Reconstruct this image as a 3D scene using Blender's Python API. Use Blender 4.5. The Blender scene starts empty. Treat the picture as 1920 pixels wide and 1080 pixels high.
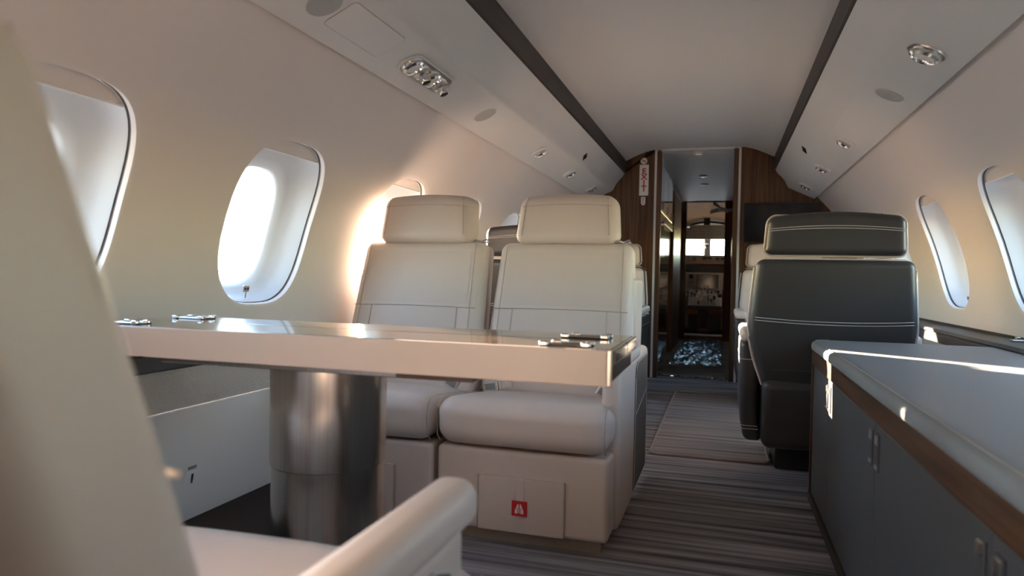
import bpy, bmesh, math, random
from mathutils import Vector, Matrix
R_ = math.radians
PI = math.pi
random.seed(7)
scene = bpy.context.scene
C = scene.collection

# ------------------------------------------------------------------ camera
F_PX = 1300.0
cam_d = bpy.data.cameras.new('camera')
cam = bpy.data.objects.new('camera', cam_d); C.objects.link(cam)
cam_d.sensor_width = 36.0
cam_d.lens = F_PX / 1920.0 * 36.0
rot = Matrix(((0.95660396, -0.02424725, 0.29038066),
              (0.29070456, 0.01103941, -0.95674918),
              (0.0199929, 0.99964504, 0.01760913)))
cam.matrix_world = Matrix.Translation((0.215, 0, 0.82)) @ rot.to_4x4()
cam_d.clip_start = 0.02
cam_d.dof.use_dof = True
cam_d.dof.focus_distance = 2.7
cam_d.dof.aperture_fstop = 3.6
scene.camera = cam

# ------------------------------------------------------------------ sky, sun, exposure
SUN_EL, SUN_AZ = R_(10.5), R_(55.8)          # azimuth from forward (+Y) towards the left (-X)
world = bpy.data.worlds.new('world'); scene.world = world
world.use_nodes = True
wn = world.node_tree.nodes; wl = world.node_tree.links
sky = wn.new('ShaderNodeTexSky'); sky.sky_type = 'NISHITA'
sky.sun_disc = False
sky.sun_elevation = SUN_EL; sky.sun_rotation = 2 * PI - SUN_AZ
sky.dust_density = 0.1; sky.ozone_density = 1.6; sky.altitude = 100
wl.new(sky.outputs[0], wn['Background'].inputs['Color'])
wn['Background'].inputs['Strength'].default_value = 1.0
sun_d = bpy.data.lights.new('sun_offscreen', 'SUN'); sun_d.energy = 26.0
sun_d.color = (1.0, 0.78, 0.59); sun_d.angle = R_(0.6)
sun = bpy.data.objects.new('sun_offscreen', sun_d); C.objects.link(sun)
to_sun = Vector((-math.sin(SUN_AZ) * math.cos(SUN_EL), math.cos(SUN_AZ) * math.cos(SUN_EL), math.sin(SUN_EL)))
sun.rotation_euler = to_sun.to_track_quat('Z', 'Y').to_euler()
sun.location = to_sun * 30
scene.view_settings.view_transform = 'Standard'
scene.view_settings.look = 'None'
scene.view_settings.gamma = 1.0
scene.view_settings.use_curve_mapping = False
scene.view_settings.exposure = 2.15
scene.cycles.max_bounces = 12
scene.cycles.diffuse_bounces = 8
scene.cycles.sample_clamp_indirect = 8.0

# ------------------------------------------------------------------ materials
def mat(name, col, rough=0.5, metal=0.0, spec=0.5, coat=0.0, aniso=0.0):
    m = bpy.data.materials.new(name); m.use_nodes = True
    b = m.node_tree.nodes['Principled BSDF']
    b.inputs['Base Color'].default_value = (*col, 1)
    b.inputs['Roughness'].default_value = rough
    b.inputs['Metallic'].default_value = metal
    b.inputs['Specular IOR Level'].default_value = spec
    if coat:
        b.inputs['Coat Weight'].default_value = coat; b.inputs['Coat Roughness'].default_value = 0.06
    if aniso:
        b.inputs['Anisotropic'].default_value = aniso
    return m

def nodes_of(m):
    return m.node_tree.nodes, m.node_tree.links, m.node_tree.nodes['Principled BSDF']

def add_noise(m, scale, c1, c2, lo=0.35, hi=0.65, detail=6, bump=0.0, bscale=None, dist=0.002):
    """colour varies between c1 and c2 with a stretched noise in object space, plus fine relief"""
    n, l, b = nodes_of(m)
    tc = n.new('ShaderNodeTexCoord'); mp = n.new('ShaderNodeMapping')
    mp.inputs['Scale'].default_value = scale
    l.new(tc.outputs['Object'], mp.inputs['Vector'])
    t = n.new('ShaderNodeTexNoise'); t.inputs['Scale'].default_value = 1.0; t.inputs['Detail'].default_value = detail
    l.new(mp.outputs[0], t.inputs['Vector'])
    r = n.new('ShaderNodeValToRGB')
    r.color_ramp.elements[0].position = lo; r.color_ramp.elements[0].color = (*c1, 1)
    r.color_ramp.elements[1].position = hi; r.color_ramp.elements[1].color = (*c2, 1)
    l.new(t.outputs['Fac'], r.inputs['Fac']); l.new(r.outputs['Color'], b.inputs['Base Color'])
    if bump:
        add_bump(m, bscale, bump, dist)
    return m

def add_bump(m, scale, strength, dist=0.002, kind='NOISE'):
    n, l, b = nodes_of(m)
    tc = n.new('ShaderNodeTexCoord')
    if kind == 'NOISE':
        t = n.new('ShaderNodeTexNoise'); t.inputs['Detail'].default_value = 4; out = t.outputs['Fac']
    else:
        t = n.new('ShaderNodeTexVoronoi'); out = t.outputs['Distance']
    t.inputs['Scale'].default_value = scale
    l.new(tc.outputs['Object'], t.inputs['Vector'])
    bp = n.new('ShaderNodeBump'); bp.inputs['Strength'].default_value = strength; bp.inputs['Distance'].default_value = dist
    l.new(out, bp.inputs['Height']); l.new(bp.outputs['Normal'], b.inputs['Normal'])
    return m

M = {}
M['liner'] = add_bump(mat('cabin_liner', (0.69, 0.635, 0.60), 0.55, spec=0.35), 260, 0.06)
M['psu'] = add_bump(mat('service_panel', (0.62, 0.61, 0.595), 0.5, spec=0.35), 260, 0.05)
M['ceiling'] = mat('ceiling_panel', (0.62, 0.605, 0.59), 0.5, spec=0.35)
M['reveal'] = mat('window_reveal', (0.56, 0.565, 0.575), 0.4)
M['seal'] = mat('rubber_seal', (0.16, 0.16, 0.17), 0.5)
M['leather'] = add_bump(mat('beige_leather', (0.625, 0.545, 0.495), 0.42, spec=0.45), 420, 0.10, 0.0012)
M['leather_perf'] = add_bump(mat('perforated_leather', (0.605, 0.525, 0.475), 0.5, spec=0.4), 260, 0.25, 0.001, 'VORONOI')
M['seam'] = mat('seam', (0.43, 0.385, 0.335), 0.7)
M['dark'] = add_bump(mat('charcoal_leather', (0.042, 0.041, 0.042), 0.42, spec=0.5), 420, 0.12, 0.0012)
M['darkfab'] = add_bump(mat('charcoal_panel', (0.090, 0.088, 0.087), 0.5, spec=0.45), 500, 0.10, 0.001)
M['thread'] = mat('white_thread', (0.62, 0.60, 0.57), 0.7)
M['pad'] = add_bump(mat('grey_leather_pad', (0.25, 0.26, 0.265), 0.5, spec=0.5), 300, 0.08, 0.001)
M['wood'] = add_noise(mat('walnut', (0.07, 0.035, 0.018), 0.42, coat=0.08, spec=0.3), (60, 60, 2.2), (0.050, 0.022, 0.010), (0.125, 0.060, 0.028))
M['wood_h'] = add_noise(mat('walnut_lengthwise', (0.07, 0.035, 0.018), 0.38, coat=0.1, spec=0.35), (60, 2.2, 60), (0.060, 0.027, 0.012), (0.145, 0.070, 0.032))
M['wood_x'] = add_noise(mat('walnut_table', (0.07, 0.035, 0.018), 0.16, coat=0.8), (2.0, 50, 50), (0.075, 0.048, 0.032), (0.12, 0.078, 0.052))
M['wood_dark'] = add_noise(mat('dark_walnut_strip', (0.03, 0.022, 0.018), 0.5), (50, 2, 50), (0.026, 0.020, 0.016), (0.042, 0.031, 0.025))
M['wood_gloss'] = add_noise(mat('lacquered_walnut', (0.05, 0.03, 0.02), 0.12, coat=1.0), (50, 50, 2), (0.040, 0.021, 0.012), (0.085, 0.045, 0.025))
M['wood_sunlit'] = add_noise(mat('sunlit_veneer', (0.5, 0.18, 0.04), 0.4, coat=0.15), (40, 40, 2), (0.20, 0.075, 0.022), (0.32, 0.125, 0.040))  # corridor door wood, with the orange of sunlight put into its colour
M['carpet'] = add_noise(mat('striped_carpet', (0.06, 0.055, 0.055), 0.95, spec=0.1), (0.9, 30, 1), (0.10, 0.094, 0.098), (0.52, 0.49, 0.50), 0.34, 0.70, 10, 0.9, 700, 0.004)
M['rug'] = add_noise(mat('runner_carpet', (0.1, 0.09, 0.085), 0.95, spec=0.1), (0.8, 26, 1), (0.20, 0.185, 0.18), (0.48, 0.445, 0.43), 0.34, 0.70, 10, 0.9, 700, 0.004)
M['rugedge'] = add_bump(mat('carpet_binding', (0.34, 0.30, 0.27), 0.9, spec=0.1), 900, 0.8)
M['ledgecarpet'] = add_bump(mat('dark_floor_covering', (0.045, 0.04, 0.038), 0.9, spec=0.1), 500, 0.8, 0.003)
M['plinth'] = add_bump(mat('plinth_cloth', (0.27, 0.235, 0.195), 0.9, spec=0.1), 500, 0.6, 0.003)
M['weave'] = add_bump(mat('woven_band', (0.58, 0.525, 0.47), 0.9, spec=0.15), 330, 0.9, 0.004, 'VORONOI')
M['lowpanel'] = mat('lower_side_panel', (0.55, 0.545, 0.53), 0.45, spec=0.4)
M['steel'] = add_noise(mat('brushed_steel', (0.55, 0.52, 0.49), 0.2, metal=1.0, aniso=0.6), (500, 500, 3), (0.58, 0.55, 0.51), (0.74, 0.70, 0.65))
M['chrome'] = mat('chrome', (0.74, 0.72, 0.69), 0.2, metal=1.0)
M['satin'] = mat('satin_nickel', (0.62, 0.59, 0.55), 0.28, metal=1.0)
M['black'] = mat('black_plastic', (0.012, 0.012, 0.013), 0.3)
M['screen'] = mat('dark_screen', (0.008, 0.009, 0.011), 0.08)
M['white'] = mat('white_plastic', (0.78, 0.77, 0.75), 0.45)
M['grille'] = add_bump(mat('speaker_mesh', (0.50, 0.49, 0.475), 0.7), 900, 0.9, 0.002, 'VORONOI')
M['lens'] = mat('lamp_lens', (0.8, 0.77, 0.70), 0.2)
M['red'] = mat('red_tag', (0.55, 0.012, 0.02), 0.5)
M['redink'] = mat('red_ink', (0.42, 0.02, 0.03), 0.5)
M['signwhite'] = mat('sign_white', (0.72, 0.71, 0.69), 0.5)
M['panelgrey'] = mat('avionics_grey', (0.20, 0.20, 0.19), 0.5)
M['panelgrey2'] = mat('avionics_light_grey', (0.30, 0.30, 0.28), 0.5)
M['bluegrey'] = mat('pedestal_grey', (0.16, 0.19, 0.22), 0.5)
M['tan'] = mat('tan_leather', (0.36, 0.17, 0.075), 0.5)
M['brownseat'] = mat('brown_leather', (0.20, 0.085, 0.04), 0.45)
M['ckceil'] = mat('cockpit_headliner', (0.55, 0.45, 0.34), 0.7)
M['concrete'] = add_noise(mat('apron_concrete', (0.4, 0.39, 0.37), 0.9), (0.3, 0.3, 0.3), (0.36, 0.35, 0.33), (0.46, 0.45, 0.43))

def pane_mat(name, tint, gloss=0.08, rough=0.02):
    m = bpy.data.materials.new(name); m.use_nodes = True
    n, l = m.node_tree.nodes, m.node_tree.links
    n.clear()
    o = n.new('ShaderNodeOutputMaterial'); mx = n.new('ShaderNodeMixShader')
    t = n.new('ShaderNodeBsdfTransparent'); t.inputs[0].default_value = (*tint, 1)
    g = n.new('ShaderNodeBsdfGlossy'); g.inputs['Roughness'].default_value = rough
    mx.inputs[0].default_value = gloss
    l.new(t.outputs[0], mx.inputs[1]); l.new(g.outputs[0], mx.inputs[2]); l.new(mx.outputs[0], o.inputs[0])
    return m
M['pane'] = pane_mat('acrylic_pane', (0.96, 0.97, 0.97))
M['film'] = mat('blue_plastic_film', (0.17, 0.33, 0.45), 0.16, spec=0.6)
M['film'].node_tree.nodes['Principled BSDF'].inputs['Alpha'].default_value = 0.6
M['clearfilm'] = pane_mat('clear_plastic_film', (0.70, 0.88, 0.88), 0.42, 0.12)

# ------------------------------------------------------------------ mesh building
class B:
    """collects shapes and links them as one mesh object"""
    def __init__(s): s.v = []; s.f = []
    def add(s, v, f, w=None):
        k = len(s.v)
        s.v += [tuple(w(*p)) if w else tuple(p) for p in v]
        s.f += [tuple(i + k for i in q) for q in f]
        return s
    def box(s, lo, hi, w=None):
        (a, b, c), (d, e, g) = lo, hi
        v = [(a, b, c), (d, b, c), (d, e, c), (a, e, c), (a, b, g), (d, b, g), (d, e, g), (a, e, g)]
        return s.add(v, [(0, 3, 2, 1), (4, 5, 6, 7), (0, 1, 5, 4), (1, 2, 6, 5), (2, 3, 7, 6), (3, 0, 4, 7)], w)
    def rbox(s, lo, hi, r, w=None, n=2, arc=3):
        """box with rounded edges, optionally warped"""
        c = [(lo[i] + hi[i]) / 2 for i in range(3)]; h = [(hi[i] - lo[i]) / 2 for i in range(3)]
        r = min(r, min(h) * 0.999)
        co = []
        for i in range(3):
            q = h[i] - r
            inner = [q * (2 * k / n - 1) for k in range(n + 1)] if q > 1e-5 else [0.0]
            if q > r * 0.5:
                e = min(r * 0.2, q * 0.2)
                inner = sorted(set(inner + [q - e, e - q]))
            arcs = [r * math.tan(R_(45) * (k + 1) / arc) for k in range(arc)]
            co.append([-q - a for a in reversed(arcs)] + inner + [q + a for a in arcs])
        idx = {}; vs = []
        def vert(p):
            key = tuple(round(t, 6) for t in p)
            if key not in idx:
                q = [max(-(h[i] - r), min(h[i] - r, p[i])) for i in range(3)]
                d = Vector([p[i] - q[i] for i in range(3)])
                d = d.normalized() * r if d.length > 1e-9 else d
                idx[key] = len(vs); vs.append((c[0] + q[0] + d[0], c[1] + q[1] + d[1], c[2] + q[2] + d[2]))
            return idx[key]
        fs = []
        for ax in range(3):
            u, v = (ax + 1) % 3, (ax + 2) % 3
            for sg in (-1, 1):
                for i in range(len(co[u]) - 1):
                    for j in range(len(co[v]) - 1):
                        q = []
                        for (a, b) in ((i, j), (i + 1, j), (i + 1, j + 1), (i, j + 1)):
                            p = [0, 0, 0]; p[ax] = sg * h[ax]; p[u] = co[u][a]; p[v] = co[v][b]
                            q.append(vert(p))
                        fs.append(tuple(q) if sg > 0 else tuple(reversed(q)))
        return s.add(vs, fs, w)
    def tube(s, pts, r, n=6, closed=False, w=None):
        pts = [Vector(w(*p)) if w else Vector(p) for p in pts]
        m = len(pts); vs = []; fs = []
        up = Vector((0.13, 0.21, 0.97))
        for i, p in enumerate(pts):
            a = pts[(i - 1) % m] if (closed or i) else p
            b = pts[(i + 1) % m] if (closed or i < m - 1) else p
            t = (b - a).normalized()
            u = t.cross(up)
            if u.length < 1e-3: u = t.cross(Vector((1, 0, 0)))
            u.normalize(); v = t.cross(u)
            vs += [p + (u * math.cos(2 * PI * k / n) + v * math.sin(2 * PI * k / n)) * r for k in range(n)]
        for i in range(m if closed else m - 1):
            j = (i + 1) % m
            for k in range(n):
                fs.append((i * n + k, i * n + (k + 1) % n, j * n + (k + 1) % n, j * n + k))
        if not closed:
            fs.append(tuple(range(n))); fs.append(tuple((m - 1) * n + k for k in reversed(range(n))))
        return s.add(vs, fs)
    def lathe(s, prof, n=32, w=None, cap=True):
        """prof = [(radius, z)...] around z"""
        vs = []; fs = []
        for (r, z) in prof:
            vs += [(r * math.cos(2 * PI * k / n), r * math.sin(2 * PI * k / n), z) for k in range(n)]
        for i in range(len(prof) - 1):
            for k in range(n):
                fs.append((i * n + k, i * n + (k + 1) % n, (i + 1) * n + (k + 1) % n, (i + 1) * n + k))
        if cap:
            fs.append(tuple(reversed(range(n)))); fs.append(tuple((len(prof) - 1) * n + k for k in range(n)))
        return s.add(vs, fs, w)
    def prism(s, poly, d0, d1, w):
        """2D outline pushed from d0 to d1; w(a, b, d) gives the point"""
        n = len(poly)
        vs = [w(a, b, d0) for a, b in poly] + [w(a, b, d1) for a, b in poly]
        fs = [tuple(reversed(range(n))), tuple(range(n, 2 * n))]
        fs += [(i, (i + 1) % n, n + (i + 1) % n, n + i) for i in range(n)]
        return s.add(vs, fs)
    def strip(s, rows):
        """grid of points"""
        m = len(rows[0]); vs = [p for r in rows for p in r]
        fs = [(i * m + j, i * m + j + 1, (i + 1) * m + j + 1, (i + 1) * m + j)
              for i in range(len(rows) - 1) for j in range(m - 1)]
        return s.add(vs, fs)
    def obj(s, name, material, parent=None, smooth=True, loc=None, angle=40):
        me = bpy.data.meshes.new(name); me.from_pydata(s.v, [], s.f)
        me.materials.append(material)
        bm = bmesh.new(); bm.from_mesh(me)
        bmesh.ops.remove_doubles(bm, verts=bm.verts, dist=1e-6)
        bmesh.ops.recalc_face_normals(bm, faces=bm.faces)
        if smooth:
            for f in bm.faces: f.smooth = True
            for e in bm.edges:
                if len(e.link_faces) == 2 and e.calc_face_angle(0) > R_(angle): e.smooth = False
        bm.to_mesh(me); bm.free()
        o = bpy.data.objects.new(name, me); C.objects.link(o)
        if parent: o.parent = parent
        if loc: o.location = loc
        return o

def thing(name, label, cat, loc=(0, 0, 0), rz=0.0, group=None):
    o = bpy.data.objects.new(name, None); C.objects.link(o)
    o.empty_display_size = 0.05
    o.location = loc; o.rotation_euler = (0, 0, rz)
    return tag(o, label, cat, group)
def tag(o, label, cat, group=None):
    o['label'] = label; o['category'] = cat
    if group: o['group'] = group
    return o
def struct(o, label=None):
    o['kind'] = 'structure'
    if label: o['label'] = label
    return o
def copy_tree(o, parent=None):
    c = o.copy(); C.objects.link(c)
    if parent: c.parent = parent
    for ch in list(o.children): copy_tree(ch, c)
    return c
def text_mesh(txt, size):
    cu = bpy.data.curves.new('t', 'FONT'); cu.body = txt; cu.size = size; cu.align_x = 'CENTER'; cu.align_y = 'CENTER'
    cu.extrude = 0.0004; cu.offset = size * 0.032
    o = bpy.data.objects.new('t', cu); C.objects.link(o)
    dg = bpy.context.evaluated_depsgraph_get(); dg.update()
    me = o.evaluated_get(dg).to_mesh()
    v = [tuple(p.co) for p in me.vertices]; f = [tuple(p.vertices) for p in me.polygons]
    bpy.data.objects.remove(o); bpy.data.curves.remove(cu)
    return v, f

# ------------------------------------------------------------------ cabin shell
RC, Z0 = 1.268, 0.59                       # wall section: an arc about (0, Z0)
Y_AFT, Y_BULK = -1.75, 5.843
PH_LO, PH_HI = math.asin((0.55 - Z0) / RC), math.asin((1.495 - Z0) / RC)
PH_C, W_HW, W_HA = 0.312, 0.222, 0.277     # windows: centre angle, half width, half height along the arc
def wp(side, y, ph, d=0.0):
    return (side * (RC + d) * math.cos(ph), y, Z0 + (RC + d) * math.sin(ph))
NW = 56
def outline(k, hw=1.0, ha=1.0, n=2.9):
    t = 2 * PI * k / NW
    c, s = math.cos(t), math.sin(t)
    return (hw * math.copysign(abs(c) ** (2 / n), c), ha * math.copysign(abs(s) ** (2 / n), s))
def bay(b, side, y0, y1, yc):
    ha = W_HA / RC
    rect = []
    for k in range(NW):
        dy, dp = outline(k, W_HW, ha)
        ts = []
        if abs(dy) > 1e-9: ts.append(((y1 if dy > 0 else y0) - yc) / dy)
        if abs(dp) > 1e-9: ts.append(((PH_HI if dp > 0 else PH_LO) - PH_C) / dp)
        t = min(x for x in ts if x > 0)
        rect.append([yc + dy * t, PH_C + dp * t])
    for cy in (y0, y1):
        for cp in (PH_LO, PH_HI):
            k = min(range(NW), key=lambda i: ((rect[i][0] - cy)) ** 2 + ((rect[i][1] - cp) * RC) ** 2)
            rect[k] = [cy, cp]
    rows = []
    for f, d in ((0, 0.004), (0.03, 0.0008), (0.07, 0), (0.2, 0), (0.4, 0), (0.6, 0), (0.8, 0), (1, 0)):
        row = []
        for k in range(NW + 1):
            dy, dp = outline(k % NW, W_HW, ha)
            a, p = yc + dy, PH_C + dp
            ry, rp = rect[k % NW]
            row.append(wp(side, a + (ry - a) * f, p + (rp - p) * f, d))
        rows.append(row)
    b.strip(rows)

UPPER = [(0.86, 1.545), (0.78, 1.64), (0.69, 1.76), (0.62, 1.86)]   # lining behind the service panel
def side_wall(side, centres, name):
    b = B()
    c = sorted(centres)
    edges = [Y_AFT] + [(c[i] + c[i + 1]) / 2 for i in range(len(c) - 1)] + [Y_BULK + 0.02]
    for i, yc in enumerate(c): bay(b, side, edges[i], edges[i + 1], yc)
    top = wp(side, 0, PH_HI)
    pts = [(top[0], top[2])] + [(side * x, z) for x, z in UPPER]
    b.strip([[(x, y, z) for x, z in pts] for y in (Y_AFT, 2.0, Y_BULK + 0.02)])
    o = b.obj(name, M['liner'], angle=50)
    return struct(o)
LEFT_W = [1.96 + 0.82 * k + (0.03 if k == 1 else 0) for k in range(-4, 5)]
RIGHT_W = [3.695 + 0.865 * k for k in range(-6, 3)]
side_wall(-1, LEFT_W, 'wall_left'); side_wall(1, RIGHT_W, 'wall_right')

# lower side panels: woven band and plain dado
def lower(side, nm):
    a, bnd = 1.262, [(1.262, 0.56), (1.246, 0.425)]
    band = B().strip([[(side * x, y, z) for x, z in bnd] for y in (Y_AFT, Y_BULK)]).obj(nm + '_woven_band', M['weave'])
    struct(band)
    lowp = B().strip([[(side * x, y, z) for x, z in ((1.256, 0.45), (1.249, 0.424), (1.2435, 0.421), (1.20, 0.12), (1.19, -0.01))]
                      for y in (Y_AFT, Y_BULK)]).obj(nm, M['lowpanel'], angle=60)
    struct(lowp)
    band.parent = lowp; del band['kind']; band.name = 'woven_band'
lower(-1, 'trim_1'); lower(1, 'trim_2')

# floor
struct(B().box((-1.27, Y_AFT, -0.05), (1.27, Y_BULK + 0.06, 0.0)).obj('floor', M['carpet'], smooth=False))
struct(B().rbox((-1.2, 0.45, 0.0), (-0.84, 2.0, 0.122), 0.006).obj('trim_3', M['ledgecarpet']))
# ceiling
cp = [(0.64, 1.87), (0.6, 1.802), (0.58, 1.80)] + [(0.58 - 0.28 * t, 1.80 + 0.088 * math.sin(t * PI / 2)) for t in (0.2, 0.4, 0.6, 0.8, 1.0)] + [(0.15, 1.889)]
cpts = [(-x, z) for x, z in cp] + [(0, 1.8893)] + [(x, z) for x, z in reversed(cp)]
struct(B().strip([[(x, y, z) for x, z in cpts] for y in (Y_AFT, 1.5, 3.6, Y_BULK + 0.02)]).obj('ceiling', M['ceiling'], angle=50))
# aft wall
struct(B().box((-1.4, Y_AFT - 0.05, -0.05), (1.4, Y_AFT, 2.0)).obj('wall_aft', M['liner'], smooth=False))

# dark strips and passenger service panels
PSU = [(0.585, 1.703), (0.592, 1.697), (0.612, 1.665), (0.640, 1.638), (0.664, 1.606), (0.678, 1.575), (0.69, 1.556), (0.70, 1.549),
       (0.78, 1.512), (0.872, 1.468), (0.882, 1.466), (0.886, 1.472), (0.876, 1.50)]
for side, k in ((-1, 4), (1, 6)):
    o = B().strip([[(side * x, y, z) for x, z in ((0.60, 1.82), (0.581, 1.803), (0.584, 1.703), (0.60, 1.69))] for y in (Y_AFT, 2, Y_BULK + 0.01)]).obj('trim_%d' % k, M['wood_dark'], angle=30)
    struct(o)
    o = B().strip([[(side * x, y, z) for x, z in PSU] for y in (Y_AFT, 0.8, 2.4, 4.1, Y_BULK + 0.01)]).obj('trim_%d' % (k + 1), M['psu'], angle=50)
    struct(o)

# ------------------------------------------------------------------ windows
def window(idx, side, yc, detail, closed=False):
    w = bpy.data.objects.new('window_%d' % idx, None); C.objects.link(w)
    w.empty_display_size = 0.05
    base = Vector(wp(side, yc, PH_C)); w.location = base
    struct(w)
    ha = W_HA / RC
    def P(y, p, d): return tuple(Vector(wp(side, yc + y, PH_C + p, d)) - base)
    def ring(s_w, s_h, d, sh=0.0):
        return [P(outline(k % NW, W_HW * s_w, 1)[0], outline(k % NW, 1, ha * s_h)[1] + sh / RC, d) for k in range(NW + 1)]
    B().strip([ring(1.0, 1.0, 0.004), ring(0.994, 0.995, 0.009), ring(0.989, 0.991, 0.018)]).obj('window_frame', M['liner'], w, angle=70)
    B().strip([ring(0.989, 0.991, 0.018), ring(1.002, 1.002, 0.019), ring(1.002, 1.002, 0.026), ring(0.978, 0.983, 0.026)]).obj('seal', M['seal'], w, angle=30)
    B().strip([ring(0.978, 0.983, 0.0255), ring(0.964, 0.970, 0.032), ring(0.93, 0.94, 0.060, -0.004), ring(0.86, 0.86, 0.082, -0.014),
               ring(0.75, 0.755, 0.098, -0.028), ring(0.64, 0.68, 0.110, -0.040), ring(0.605, 0.655, 0.122, -0.043), ring(0.595, 0.645, 0.150, -0.043)]
              ).obj('reveal', M['reveal'], w, angle=70)
    pn = B(); r0 = ring(0.595, 0.645, 0.148, -0.043)[:-1]
    pn.add(r0, [tuple(range(NW))]); pn.obj('pane', M['pane'], w, smooth=False)
    if detail:
        # raised shade parked at the head of the window
        top = [outline(k, W_HW * 0.975, W_HA * 0.98) for k in range(NW)]
        cut = W_HA * 0.815
        poly = sorted([q for q in top if q[1] > cut], key=lambda q: q[0])
        xe = W_HW * 0.975 * (1 - (cut / (W_HA * 0.98)) ** 2.9) ** (1 / 2.9)
        poly = [(-xe, cut)] + poly + [(xe, cut)]
        sh = B().prism(poly, 0.030, 0.036, lambda a, b, d: P(a, b / RC, d)).obj('shade', M['liner'], w, smooth=False)
        B().tube([P(-xe * 0.995, cut / RC, 0.029), P(0, (cut - 0.001) / RC, 0.029), P(xe * 0.995, cut / RC, 0.029)], 0.0028, 6).obj('shade_rail', M['white'], sh)
        # shade latch standing on the lower lip
        lz = -W_HA + 0.038
        lt = B()
        lt.rbox((-0.015, -0.010, -0.002), (0.015, 0.010, 0.002), 0.0019, w=lambda x, y, z: P(x, (lz + 0.006 + y) / RC, 0.052 - z), arc=2)
        lt.rbox((-0.003, -0.030, -0.0018), (0.003, -0.008, 0.0018), 0.0015, w=lambda x, y, z: P(x, (lz + 0.006 + y) / RC, 0.052 - z), arc=1)
        lo = lt.obj('latch', M['satin'], w)
        for sx in (-1, 1):
            B().lathe([(0.0036, 0), (0.0036, 0.0008)], 10, w=lambda x, y, z: P(sx * 0.007 + x, (lz + 0.006 + y) / RC, 0.0497 - z)).obj('hole', M['black'], lo, smooth=False)
    if closed:      # unseen shade, added fully lowered to cut light on the near seat
        poly = [outline(k, W_HW * 0.985, W_HA * 0.985) for k in range(NW)]
        B().prism(poly, 0.030, 0.036, lambda a, b, d: P(a, b / RC, d)).obj('shade', M['liner'], w, smooth=False)
wi = 1
for yc in LEFT_W: window(wi, -1, yc, 0.9 < yc < 4, yc < 0); wi += 1
for yc in RIGHT_W: window(wi, 1, yc, 1.5 < yc < 4, yc < 0.9); wi += 1

# side ledges under the windows
def ledge(k, side, y0, y1):
    o = bpy.data.objects.new('trim_%d' % k, None); C.objects.link(o); o.location = (side * 1.2, y0, 0.55); struct(o)
    f = lambda x, y, z: (side * x - side * 1.2, y - y0, z - 0.55)
    B().rbox((1.13, y0, 0.56), (1.262, y1, 0.605), 0.006, w=f).obj('ledge_body', M['dark'], o)
    B().rbox((1.125, y0, 0.605), (1.27, y1, 0.622), 0.005, w=f).obj('ledge_top', M['darkfab'], o)
    B().box((1.255, y0, 0.622), (1.27, y1, 0.632), w=f).obj('ledge_trim', M['wood_dark'], o)
    return o
ledge(12, -1, -1.0, 1.62)
lr = ledge(13, 1, 1.0, 5.8)
kn = B().rbox((1.195, 2.84, 0.622), (1.235, 2.87, 0.630), 0.003).rbox((1.208, 2.846, 0.630), (1.222, 2.864, 0.640), 0.003)
tag(kn.obj('ledge_catch', M['chrome']), 'small chrome catch on the dark window ledge', 'catch')

# outside apron
struct(B().box((-60, -60, -1.9), (60, 60, -1.85)).obj('ground', M['concrete'], smooth=False))
#@@PART2
# ------------------------------------------------------------------ forward bulkhead
xz = lambda a, b, d: (a, d, b)
def section(side, x_in):
    """outline of one half of the bulkhead, from the opening to the lining"""
    pts = [(x_in, 0.0), (1.25, 0.0), (1.262, 0.56)]
    pts += [(RC * math.cos(p), Z0 + RC * math.sin(p)) for p in (0.1, 0.25, 0.4, 0.55, 0.68, PH_HI)]
    pts += [(0.80, 1.63), (0.69, 1.77), (0.60, 1.83), (0.30, 1.90), (x_in, 1.90)]
    return [(side * x, z) for x, z in pts]
OPL, OPR = -0.345, 0.335
for side, xin, nm in ((-1, -OPL, 'wall_forward_left'), (1, OPR, 'wall_forward_right')):
    o = B().prism(section(side, xin), Y_BULK, Y_BULK + 0.035, xz).obj(nm, M['wood'], smooth=False); struct(o)
# opening trim: pale strip, dark post
k = 14
for side, x0 in ((-1, 0.345), (1, 0.335)):
    o = B().rbox((min(side * x0, side * (x0 - 0.018)), Y_BULK - 0.004, 0), (max(side * x0, side * (x0 - 0.018)), Y_BULK + 0.03, 1.886), 0.003).obj('trim_%d' % k, M['psu']); struct(o); k += 1
    xa, xb = sorted((side * (x0 - 0.018), side * (x0 - 0.055)))
    o = B().rbox((xa, Y_BULK + 0.0, 0), (xb, Y_BULK + 0.07, 1.886), 0.003).obj('trim_%d' % k, M['wood']); struct(o); k += 1
struct(B().box((-0.345, Y_BULK + 0.0, 1.874), (0.335, Y_BULK + 0.06, 1.95)).obj('trim_%d' % k, M['ceiling'], smooth=False))
# wall screen
sc_ = thing('wall_screen', 'black television screen on the wooden bulkhead', 'screen', (0.645, Y_BULK - 0.001, 1.285))
B().rbox((-0.285, -0.022, -0.165), (0.285, 0.0, 0.152), 0.004).obj('screen_frame', M['black'], sc_)
B().box((-0.276, -0.0232, -0.156), (0.276, -0.0222, 0.143)).obj('screen_glass', M['screen'], sc_, smooth=False)

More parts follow.
